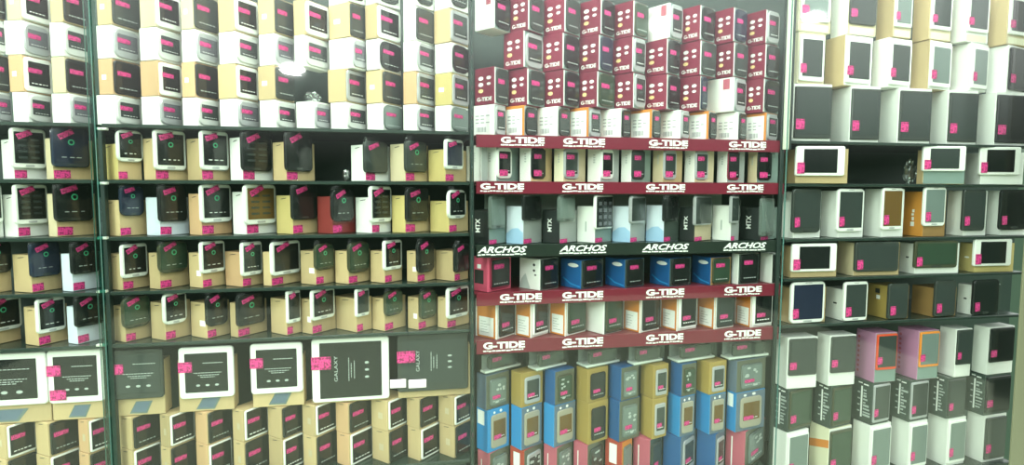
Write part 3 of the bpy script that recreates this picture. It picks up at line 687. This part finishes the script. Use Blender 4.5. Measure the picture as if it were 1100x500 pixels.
for row, ym, zt, zb, items in ((10, 412, zl[0], zl[1], L1), (11, 452, zl[1], zl[2], L2), (12, 488, zl[2], zl[3], L3)):
    ya = row_yaws(items, ym, 1.6)
    for n, (x0, x1, x2, s, fr, st) in enumerate(items, 1):
        o, w, d, h, p = place_box('phone_box', x0, x1, x2, ym, zb, zt-.001, ya(x1), s, fr, dmax=.085)
        tag(o, f'{WORD[s]}-sided box with {BODY[st][2]} phone front, {loc_label("middle", row, n)}', 'box', 'stacked phone boxes low in the middle bay')
        pic = face_phone(o, w, h, st, 'old' if s == 'L' else 'round' if st in ('c', 'o') else 'phone', fx=(.14, .86), fz=(.08, .86), r=.14, stick='lowmid')
        if s == 'L':
            obj('dot_print', rects_mesh([disc(w*.3, h*.91, w*.05, h*.03), disc(w*.6, h*.92, w*.06, h*.035)], 'white_ink', y=-.0005), o)
            if n in (1, 9): side_print(o, [(.1, .62, .7, .95)], 'white_ink', d, h, 'side_label')
        if s == 'R': side_print(o, [(.25, .42, .7, .9)], 'white_ink', d, h, 'side_label')
        if fr == 'v':
            pw, ph = w*.72, h*.78
            obj('pattern_print', rects_mesh([disc(pw*random.uniform(.2, .8), ph*random.uniform(.5, .9), pw*random.uniform(.05, .13), ph*random.uniform(.03, .06)) for _ in range(5)] + [disc(pw*random.uniform(.25, .7), ph*.14, pw*.12, ph*.035)], 'grey_ink', y=-.0058), pic)
        if s in 'Pg': side_print(o, [(.3, .05, .36, .8)], 'gold_card' if s == 'g' else 'white_ink', d, h, 'side_stripe')

# =================================================================== right bay
zT_ = [zat(XR, -16), zat(XR, 40), zat(XR, 94), zR['RT2']]
RT0 = [(846, 858, 893, 'c', 'p', 'P'), (893, 911, 942, 'w', 'p', 'g'), (942, 960, 980, 'k', 'p', 'P'), (981, 999, 1023, 'k', 'p', 'G'), (1023, 1038, 1063, 'w', 'w', 'G'), (1063, 1083, 1107, 'k', 'p', 'w')]
RT1 = [(846, 857, 886, 'c', 'p', 'G'), (886, 907, 937, 'k', 'w', 'G'), (937, 954, 979, 'w', 'w', 'G'), (979, 998, 1022, 'k', 'w', 'P'), (1022, 1043, 1061, 'w', 'w', 'P'), (1061, 1083, 1107, 'w', 'w', 'k')]
RT2 = [(844, 852, 893, 'w', 'w', 'g'), (893, 913, 945, 'w', 'w', 'g'), (945, 965, 1000, 'w', 'w', 'g'), (1000, 1018, 1050, 'w', 'w', 'g'), (1050, 1069, 1107, 'w', 'w', 'k')]
for row, ym, zt, zb, items in ((1, 12, zT_[0], zT_[1], RT0), (2, 66, zT_[1], zT_[2], RT1), (3, 124, zT_[2], zT_[3], RT2)):
    ya = row_yaws(items, ym, 2.0)
    for n, (x0, x1, x2, s, fr, st) in enumerate(items, 1):
        o, w, d, h, p = place_box('tablet_box', x0, x1, x2, ym, zb, zt-.0012, ya(x1), s, fr, dmax=.11)
        tag(o, f'{WORD[s]} tablet box with {BODY[st][2]} tablet front, {loc_label("right", row, n)}', 'box', 'stacked tablet boxes in the right bay')
        face_phone(o, w, h, st, 'tab', fx=(.03, .94) if row < 3 else (.02, .97), fz=(.20, .97) if row == 1 else (.05, .95), r=.07 if row < 3 else .02, stick='low', marks=False, name='tablet_picture', t=.006)
        if row == 1: obj('bottom_label', rects_mesh([(w*.08, h*.02, w*.92, h*.15)], 'cream_card', y=-.0005), o)
def tab_row(row, ym, zb, items, rho, group):
    ya = row_yaws(items, ym, rho)
    for n, (x0, x1, x2, yt, side, fr, ph, kind) in enumerate(items, 1):
        a = ya(x1)
        o, w, d, h, p = place_box('tablet_box', x0, x1, x2, ym, zb+.0006, zat(x1, yt), a, side, fr, dmax=.10, ddef=.05)
        tag(o, f'{WORD[side]} tablet box behind a tablet, {loc_label("right", row, n)}', 'box', f'boxes behind the {group}')
        if row == 5 and n == 4: side_print(o, [[(.40, .22), (.58, .24), (.56, .34), (.42, .33)], (.45, .36, .56, .44), (.43, .46, .55, .51), (.46, .53, .57, .58)] and [(.40, .22, .58, .32), (.45, .35, .56, .43), (.43, .46, .55, .51), (.46, .53, .57, .60)], 'white_ink', d, h, 'side_lettering')
        if side == 'g': side_print(o, [(.36, .74, .58, .88)], 'ink', d, h, 'square_print'); side_print(o, [(.42, .56, .60, .68)], 'white_ink', d, h, 'side_label')
        if side == 'w' and row in (6, 7): side_print(o, [(.42, .50, .60, .55)], 'ink', d, h, 'side_print')
        if side == 'y': side_print(o, [disc(.5, .5, .16, .03)], 'white_ink', d, h, 'side_print')
        shelf_phone(o, w, d, h, p, a, zb, ph, ym, f'{BODY[ph[4]][2]} tablet before {WORD[side]} box, {loc_label("right", row, n)}', group, name='tablet', kind=kind, prn='blank', with_bag=False, stick='low', cat='tablet')
RS1 = [(842, 855, 911, 160, 'k', 'k', (855, 908, 157, 189, 'w'), 'land'), (986, 992, 1037, 161, 'k', 't', (992, 1038, 157, 184, 'G'), 'land'), (1037, 1054, 1100, 164, 'w', 'w', (1053, 1097, 158, 188, 'w'), 'land')]
RS2 = [(840, 853, 882, 206, 'w', 'w', (852, 882, 203, 250, 'g'), 'edge'), (882, 901, 928, 205, 'w', 'w', (900, 928, 203, 249, 'G'), 'slim'), (928, 948, 971, 203, 'w', 'w', (948, 970, 202, 247, 'b'), 'slim'), (970, 992, 1016, 206, 'A', 'n', (993, 1016, 201, 243, 'P'), 'slim'),
       (1017, 1036, 1060, 205, 'w', 'w', (1035, 1059, 204, 248, 'g'), 'edge'), (1060, 1076, 1107, 205, 'w', 'w', (1075, 1106, 204, 247, 'k'), 'edge')]
RS3 = [(838, 850, 899, 265, 'k', 'k', (851, 899, 262, 292, 'w'), 'land'), (899, 917, 966, 261, 'p', 'k', (919, 966, 260, 292, 'g'), 'edge'), (966, 983, 1030, 262, 'w', 'w', (983, 1029, 259, 288, 'o'), 'edge'), (1030, 1047, 1089, 262, 'y', 'y', (1047, 1087, 257, 286, 'w'), 'land')]
RS4 = [(836, 850, 887, 310, 'k', 'k', (850, 886, 303, 349, 'N'), 'slim'), (887, 907, 932, 312, 'w', 'k', (907, 932, 303, 347, 'G'), 'slim'), (932, 954, 976, 308, 'g', 'n', (955, 976, 305, 343, 'g'), 'edge'), (979, 1003, 1027, 310, 'n', 'n', (1005, 1027, 302, 340, 'g'), 'edge'),
       (1028, 1045, 1074, 307, 'w', 'd', (1046, 1073, 301, 339, 'k'), 'edge')]
tab_row(4, 178, zR['RS1'], RS1, 2.8, 'tablets lying on their side on the right bay shelf')
tab_row(5, 228, zR['RS2'], RS2, 1.7, 'upright tablets on the right bay shelves')
tab_row(6, 280, zR['RS3'], RS3, 2.6, 'tablets lying on their side on the right bay shelf')
tab_row(7, 325, zR['RS4'], RS4, 1.5, 'upright tablets on the right bay shelves')
zS_ = [zat(XR, 357), zat(XR, 410), zat(XR, 455), zR['RS7']]
RS5 = [(833, 846, 878, 'w', 'w', 'g'), (877, 891, 919, 'w', 'w', 'g'), (919, 940, 963, 'm', 't', 'R'), (963, 986, 1008, 'm', 't', 'O'), (1008, 1026, 1043, 'w', 'w', 'g'), (1044, 1061, 1088, 'w', 'w', 'k')]
RS6 = [(829, 847, 872, 'd', 'd', 'o'), (874, 893, 914, 'd', 'd', 'o'), (915, 937, 955, 'd', 'd', 'S'), (956, 977, 996, 'd', 'd', 'S'), (997, 1017, 1036, 'd', 'd', 'g'), (1036, 1057, 1084, 'd', 'd', 'k')]
RS7 = [(829, 845, 868, 'w', 'w', 'P'), (869, 890, 914, 'c', 'w', 'o'), (915, 934, 956, 'w', 'w', 'P'), (956, 976, 995, 'w', 'w', 'P'), (995, 1017, 1036, 'w', 'w', 'P'), (1037, 1056, 1079, 'w', 'w', 'g')]
for row, ym, zt, zb, items in ((8, 383, zS_[0], zS_[1], RS5), (9, 432, zS_[1], zS_[2], RS6), (10, 480, zS_[2], zS_[3], RS7)):
    ya = row_yaws(items, ym, 1.5)
    for n, (x0, x1, x2, s, fr, st) in enumerate(items, 1):
        o, w, d, h, p = place_box('tablet_box', x0, x1, x2, ym, zb, zt-.0012, ya(x1), s, fr, dmax=.10)
        extra = {'d': ' with white writing', 'c': ' with orange band'}.get(s, '')
        tag(o, f'{WORD[s]} box{extra}, {BODY[st][2].replace("and ", "")} tablet, {loc_label("right", row, n)}', 'box', 'stacked tablet boxes low in the right bay')
        face_phone(o, w, h, st, 'slim', fx=(.03, .97), fz=(.26, .98) if row == 8 else (.06, .95), r=.06, stick='low', marks=False, name='tablet_picture', t=.005)
        if s == 'd':
            side_print(o, [(.44, .12, .52, .86)], 'white_ink', d, h, 'white_stripe')
            rs = []
            for i in range(9):
                z = .16+.075*i
                rs.append((.56, z, .56+random.uniform(.1, .36), z+random.uniform(.02, .05)))
                if i % 2: rs.append((.28, z, .40, z+.03))
            side_print(o, rs, 'grey_ink', d, h, 'side_writing')
            side_print(o, [(.3, .92, .5, .95), (.56, .90, .8, .93)], 'white_ink', d, h, 'side_lettering')
        if s == 'c': side_print(o, [[(0, .50), (1, .62), (1, .78), (0, .66)]], 'orange_card', d, h, 'orange_band')
        if s == 'm': side_print(o, [disc(.15, .15+.1*i, .06, .03) for i in range(8)], 'pink_card', d, h, 'dot_border')
print('boxes done', len(bpy.data.objects))

def crumpled(px, py, zb, sx, sz, label, y=.05):
    bm = bmesh.new(); bmesh.ops.create_icosphere(bm, subdivisions=3, radius=1)
    for v in bm.verts:
        k = 1+random.uniform(-.28, .22); v.co = Vector((v.co.x*sx*k, v.co.y*.012*k, max(-sz, v.co.z*sz*k)))
    me = bpy.data.meshes.new('crumple'); bm.to_mesh(me); bm.free(); me.materials.append(M['crumpled_film'])
    p = hit(px, py, y); o = obj('plastic_bag', me, None, (p.x, y, zb+sz+.0008)); tag(o, label, 'bag'); return o
clear_mat('crumpled_film', (.86, .90, .88), .16, .6, .15)
crumpled(372, 186, zL['S1'], .010, .016, 'small crumpled clear bag in the gap of the left bay fifth row')
crumpled(978, 178, zR['RS1'], .022, .040, 'crumpled clear bag beside the gap of the right bay fourth row')
crumpled(336, 96, zT[3], .022, .016, 'crumpled clear bag in the gap of the left bay third row', y=.07)

# =================================================================== shelves, strips, posts, glass
def ux(px, py=250, y=0.): return hit(px, py, y).x
BACK = .30
# bay limits along the wall
uA0, uA1 = ux(-130), ux(104, 200)
uB0, uB1 = ux(115, 200), ux(505)
uM0, uM1 = ux(509), ux(836.5)
uR0, uR1 = ux(840.5), ux(1094, 330)
def shelf(u0, u1, z, label, edge='shelf_edge', m='shelf_dark', yf=-.012, t=.009, group='display shelves'):
    o = obj('display_shelf', box_mesh(u0, yf, z-t, u1, BACK-.004, z, m, .0008), None)
    obj('front_edge', box_mesh(u0+.001, yf-.003, z-t+.0005, u1-.001, yf-.0002, z-.0012, edge, .0004), o)
    tag(o, label, 'shelf', group); return o
for k, nm in (('T3', 'first'), ('S1', 'second'), ('S2', 'third'), ('S3', 'fourth'), ('S4', 'fifth'), ('B2', 'sixth')):
    shelf(uB0, uB1, zL[k], f'dark shelf across the left bay, {nm} from the top', 'shelf_edge')
    shelf(uA0, uA1, zL[k], f'dark shelf in the narrow end bay, {nm} from the top', 'shelf_edge')
for k, nm in (('BW', 'first'), ('M1', 'second'), ('M2', 'third'), ('M3', 'fourth'), ('M4', 'fifth'), ('L3', 'sixth')):
    zz = zM[k] - (.004 if k == 'BW' else 0)
    shelf(uM0, uM1, zz-.0002, f'shelf across the middle bay, {nm} from the top', m='shelf_dark' if k in ('M2', 'L3') else 'shelf_maroon')
for k, nm in (('RT2', 'first'), ('RS1', 'second'), ('RS2', 'third'), ('RS3', 'fourth'), ('RS4', 'fifth'), ('RS7', 'sixth')):
    shelf(uR0, uR1, zR[k], f'dark shelf across the right bay, {nm} from the top', 'shelf_edge')
# shelf under the low stack of the right bay rests on nothing in view: the stack below row seven starts here
# printed strips along the shelf fronts: (top y, bottom y at x=675, text, logos)
STR = [(147.8, 161, 'G-TIDE', [(538, 585), (605, 650), (697, 739), (783, 823)], 'first'), (196, 208.6, 'G-TIDE', [(516, 563), (604, 648), (694, 736), (781, 820)], 'second'),
       (261, 274, 'ARCHOS', [(513, 566), (601, 652), (690, 740), (777, 823)], ''), (310, 323.5, 'G-TIDE', [(537, 582), (604, 648), (694, 735), (778, 818)], 'third'), (359, 373, 'G-TIDE', [(519, 564), (604, 648), (694, 734), (778, 817)], 'fourth')]
YS = -.020
for yt, yb, s, logos, nm in STR:
    z1, z0 = zat(XM, yt, YS), zat(XM, yb, YS)
    red = s == 'G-TIDE'
    o = obj('shelf_strip', box_mesh(uM0+.004, YS, z0, uM1-.002, YS+.003, z1, 'strip_maroon' if red else 'strip_black', .0006))
    tag(o, f'maroon shelf-edge strip with white brand lettering, {nm} maroon strip from the top' if red else 'black shelf-edge strip with white slanted brand lettering', 'strip', 'printed shelf-edge strips')
    H = z1-z0
    for xa, xb in logos:
        a, b = hit(xa, (yt+yb)/2, YS), hit(xb, (yt+yb)/2, YS)
        W = b.x-a.x
        lg = lettering(s, 'white_ink', o, a.x, z0+H*.36, W, H*.50, YS-.0004, shear=.0 if red else .35, bold=.045 if red else .03, t=.02)
        rs, q = [], 0.
        while q < .96:
            dq = random.uniform(.03, .12); zq = z0+H*random.uniform(.15, .2)
            rs.append((a.x+W*q, zq, a.x+W*min(.98, q+dq), zq+H*.10)); q += dq+random.uniform(.006, .02)
        obj('tagline_lettering', rects_mesh(rs, 'white_ink', y=YS-.0006), o)

# posts between the bays
zf0, zf1 = .0, 2.62
def post(n, px0, px1, y0, y1, m, py=250, z1=None):
    o = obj(f'trim_{n}', box_mesh(ux(px0, py, y0), y0, zf0, ux(px1, py, y0), y1, z1 or zf1, m, .001)); o['kind'] = 'structure'; o['label'] = 'upright post between the glass bays'
    return o
post(1, 106, 114.5, -.006, .012, 'post_dark', z1=zL['T3']-.012)
post(2, 505.3, 509.2, -.03, -.012, 'post_dark')
post(3, 835.6, 839.2, -.026, -.018, 'post_dark')
o = obj('trim_8', box_mesh(ux(838.2, 250, -.034), -.034, zM['BW']-.03, ux(844.0, 250, -.034), -.028, zf1, 'post_cream', .001)); o['kind'] = 'structure'; o['label'] = 'cream facing on the upper part of a post'
o = obj('trim_4', box_mesh(ux(844.6, 250, -.03), -.03, zM['BW']-.03, ux(846.6, 250, -.03), -.024, zf1, 'post_dark', .001)); o['kind'] = 'structure'; o['label'] = 'dark reveal beside the cream post facing'
post(5, 1099, 1125, -.12, -.114, 'post_olive', py=300)
# small bright shelf clips on the posts
def clip(px, py, nm):
    p = hit(px, py, -.036)
    o = obj('shelf_clip', box_mesh(-.011, 0, -.003, .011, .012, .003, 'steel', .001), None, (p.x, -.040, p.z))
    obj('clip_screw', slab_mesh(.004, .004, .001, .002, 'aluminium', n=3, x0=-.002, z0=-.002), o)
    tag(o, f'small bright metal shelf clip on the dark post, {nm} from the top', 'clip', 'shelf clips on the end post')
for i, (px, py) in enumerate([(109.5, 138.5), (110, 197), (110, 256), (109.5, 313.5), (109, 371)]): clip(px, py, ORD[i+1])

# back wall, split where the bays' own backs differ
def wall(n, u0, u1, m):
    o = obj(n, box_mesh(u0, BACK, 0, u1, BACK+.04, zf1, m)); o['kind'] = 'structure'; return o
def backing(n, u0, u1, z0, z1, m):
    o = obj(n, box_mesh(u0, .135, z0, u1, .139, z1, m)); o['kind'] = 'structure'; o['label'] = 'pale board lining the back of one shelf'; return o
wall('wall_back', uA0-.3, ux(507), 'wall_dark')
wall('wall_middle', ux(507)+.0005, ux(842), 'wall_dark')
backing('trim_6', uM0+.05, ux(800), zM['M2']+.001, zM['M1']-.011, 'wall_pale')
wall('wall_right', ux(842)+.0005, uR1+.35, 'wall_dark')
fl = obj('floor', box_mesh(uA0-2.2, -6.5, -.03, uR1+2.6, BACK+.04, 0, 'floor_tile')); fl['kind'] = 'structure'
ce = obj('ceiling', box_mesh(uA0-.3, -.02, zf1, uR1+.35, BACK+.04, zf1+.03, 'white_card')); ce['kind'] = 'structure'

# sliding glass panels in front of the display
def pane(n, u0, u1, y):
    t = .005
    me = box_mesh(u0, y, .05, u1, y+t, zf1-.05, 'glass'); me.materials.append(M['glass_edge'])
    for p in me.polygons:
        if abs(p.normal.x) > .9: p.material_index = 1
    o = obj(f'door_{n}', me); o['kind'] = 'structure'; o['label'] = 'sliding glass panel in front of the display'; return o
G1, G2 = -.085, -.100
pane(1, uA0-.2, ux(107, 250, G2), G2)
d2 = pane(2, ux(101, 250, G1), ux(437, 250, G1)-.0008, G1)
d3 = pane(3, ux(437, 250, G1)+.0008, ux(507.5, 250, G1)-.0004, G1)
pane(4, ux(507.5, 250, G1)+.0004, ux(842.5, 250, G1)-.0004, G1)
pane(5, ux(842.5, 250, G1)+.0004, ux(1130, 250, G1), G1)
# teal seal strip along the overlap of the two end panels
ss = obj('trim_7', box_mesh(ux(103.2, 250, -.095), -.0945, .06, ux(108.4, 250, -.095), -.0865, zf1-.06, 'teal_glass', .001)); ss['kind'] = 'structure'; ss['label'] = 'teal seal strip along the glass edge'
# lock plates gripping the joint of two panels
for xa, xb, dd in ((419, 436.2, d2), (438.8, 458, d3)):
    a, b = hit(xa, 418, G1-.006), hit(xb, 408, G1-.006)
    o = obj('lock_plate', box_mesh(a.x, G1-.0056, a.z, b.x, G1-.0006, b.z, 'steel', .001), dd)
    obj('lock_cap', box_mesh(a.x+.002, G1-.0068, a.z+.002, b.x-.002, G1-.0057, b.z-.002, 'white_plastic', .0004), o)

# =================================================================== light
def area(name, loc, target, sx, sy, power, col):
    l = bpy.data.lights.new(name, 'AREA'); l.shape = 'RECTANGLE'; l.size = sx; l.size_y = sy; l.energy = power; l.color = col
    o = bpy.data.objects.new(name, l); COL.objects.link(o); o.location = loc
    o.rotation_euler = (Vector(target)-Vector(loc)).to_track_quat('-Z', 'Y').to_euler(); return o
def lamp(loc, target, sx, sy, power, col, shape='RECTANGLE'):
    o = area('ceiling_or_fill_light', loc, target, sx, sy, power, col); o.data.shape = shape; return o
area('tube_light', (ux(330), -.42, 2.50), (ux(330), .1, 1.75), 1.9, .08, 11, (1, .98, .98))
area('tube_light', (ux(880), -.42, 2.50), (ux(880), .1, 1.75), 1.2, .08, 7, (.97, 1, .96))
# shop ceiling panels in front of the display, then one added side fill
lamp((-1.0, -1.3, 2.95), (-.5, 0, 1.5), 1.2, .5, 22, (1, 1, .88))
lamp((.45, -1.3, 2.95), (.7, 0, 1.5), 1.2, .5, 17, (.86, 1, .86))
lamp((-3.2, -2.4, 2.7), (.9, 0, 1.5), 1.2, .6, 105, (.88, 1, .89))  # added fill lamp, unseen at far left, brightens the right bay's side faces
def ceiling_lamp(px, py, dist, w, h, power):
    d = ray(px, py); p = CAM + d*((G1+DIST)/d.y); rd = Vector((d.x, -d.y, d.z)).normalized()
    q = p + rd*dist
    return lamp(q, (q.x*.4, 0, q.z-1.6), w, h, power, (1, 1, .98), 'ELLIPSE')
ceiling_lamp(314, 74, 4.2, .20, .10, 8)
ceiling_lamp(706, 26, 4.2, .12, .14, 6)
ceiling_lamp(875, 18, 4.6, .20, .09, 7)
w = bpy.data.worlds.new('shop'); SC.world = w; w.use_nodes = True; nt = w.node_tree
bg = nt.nodes['Background']; bg.inputs['Strength'].default_value = 1.0
tc = nt.nodes.new('ShaderNodeTexCoord'); sp = nt.nodes.new('ShaderNodeSeparateXYZ'); cr = nt.nodes.new('ShaderNodeValToRGB')
mr = nt.nodes.new('ShaderNodeMapRange'); mr.inputs['From Min'].default_value = -1; mr.inputs['From Max'].default_value = 1
nt.links.new(tc.outputs['Generated'], sp.inputs[0]); nt.links.new(sp.outputs['Z'], mr.inputs['Value']); nt.links.new(mr.outputs['Result'], cr.inputs['Fac'])
cr.color_ramp.elements[0].position = .52; cr.color_ramp.elements[0].color = (.10, .17, .11, 1)
cr.color_ramp.elements[1].position = .62; cr.color_ramp.elements[1].color = (2.2, 2.25, 2.2, 1)
nt.links.new(cr.outputs['Color'], bg.inputs['Color'])

SC.view_settings.view_transform = 'Standard'; SC.view_settings.look = 'None'; SC.view_settings.gamma = 1; SC.view_settings.use_curve_mapping = False
SC.view_settings.exposure = -0.1
SC.cycles.use_denoising = True; SC.cycles.max_bounces = 8; SC.cycles.transparent_max_bounces = 16
print('objects', len(bpy.data.objects))
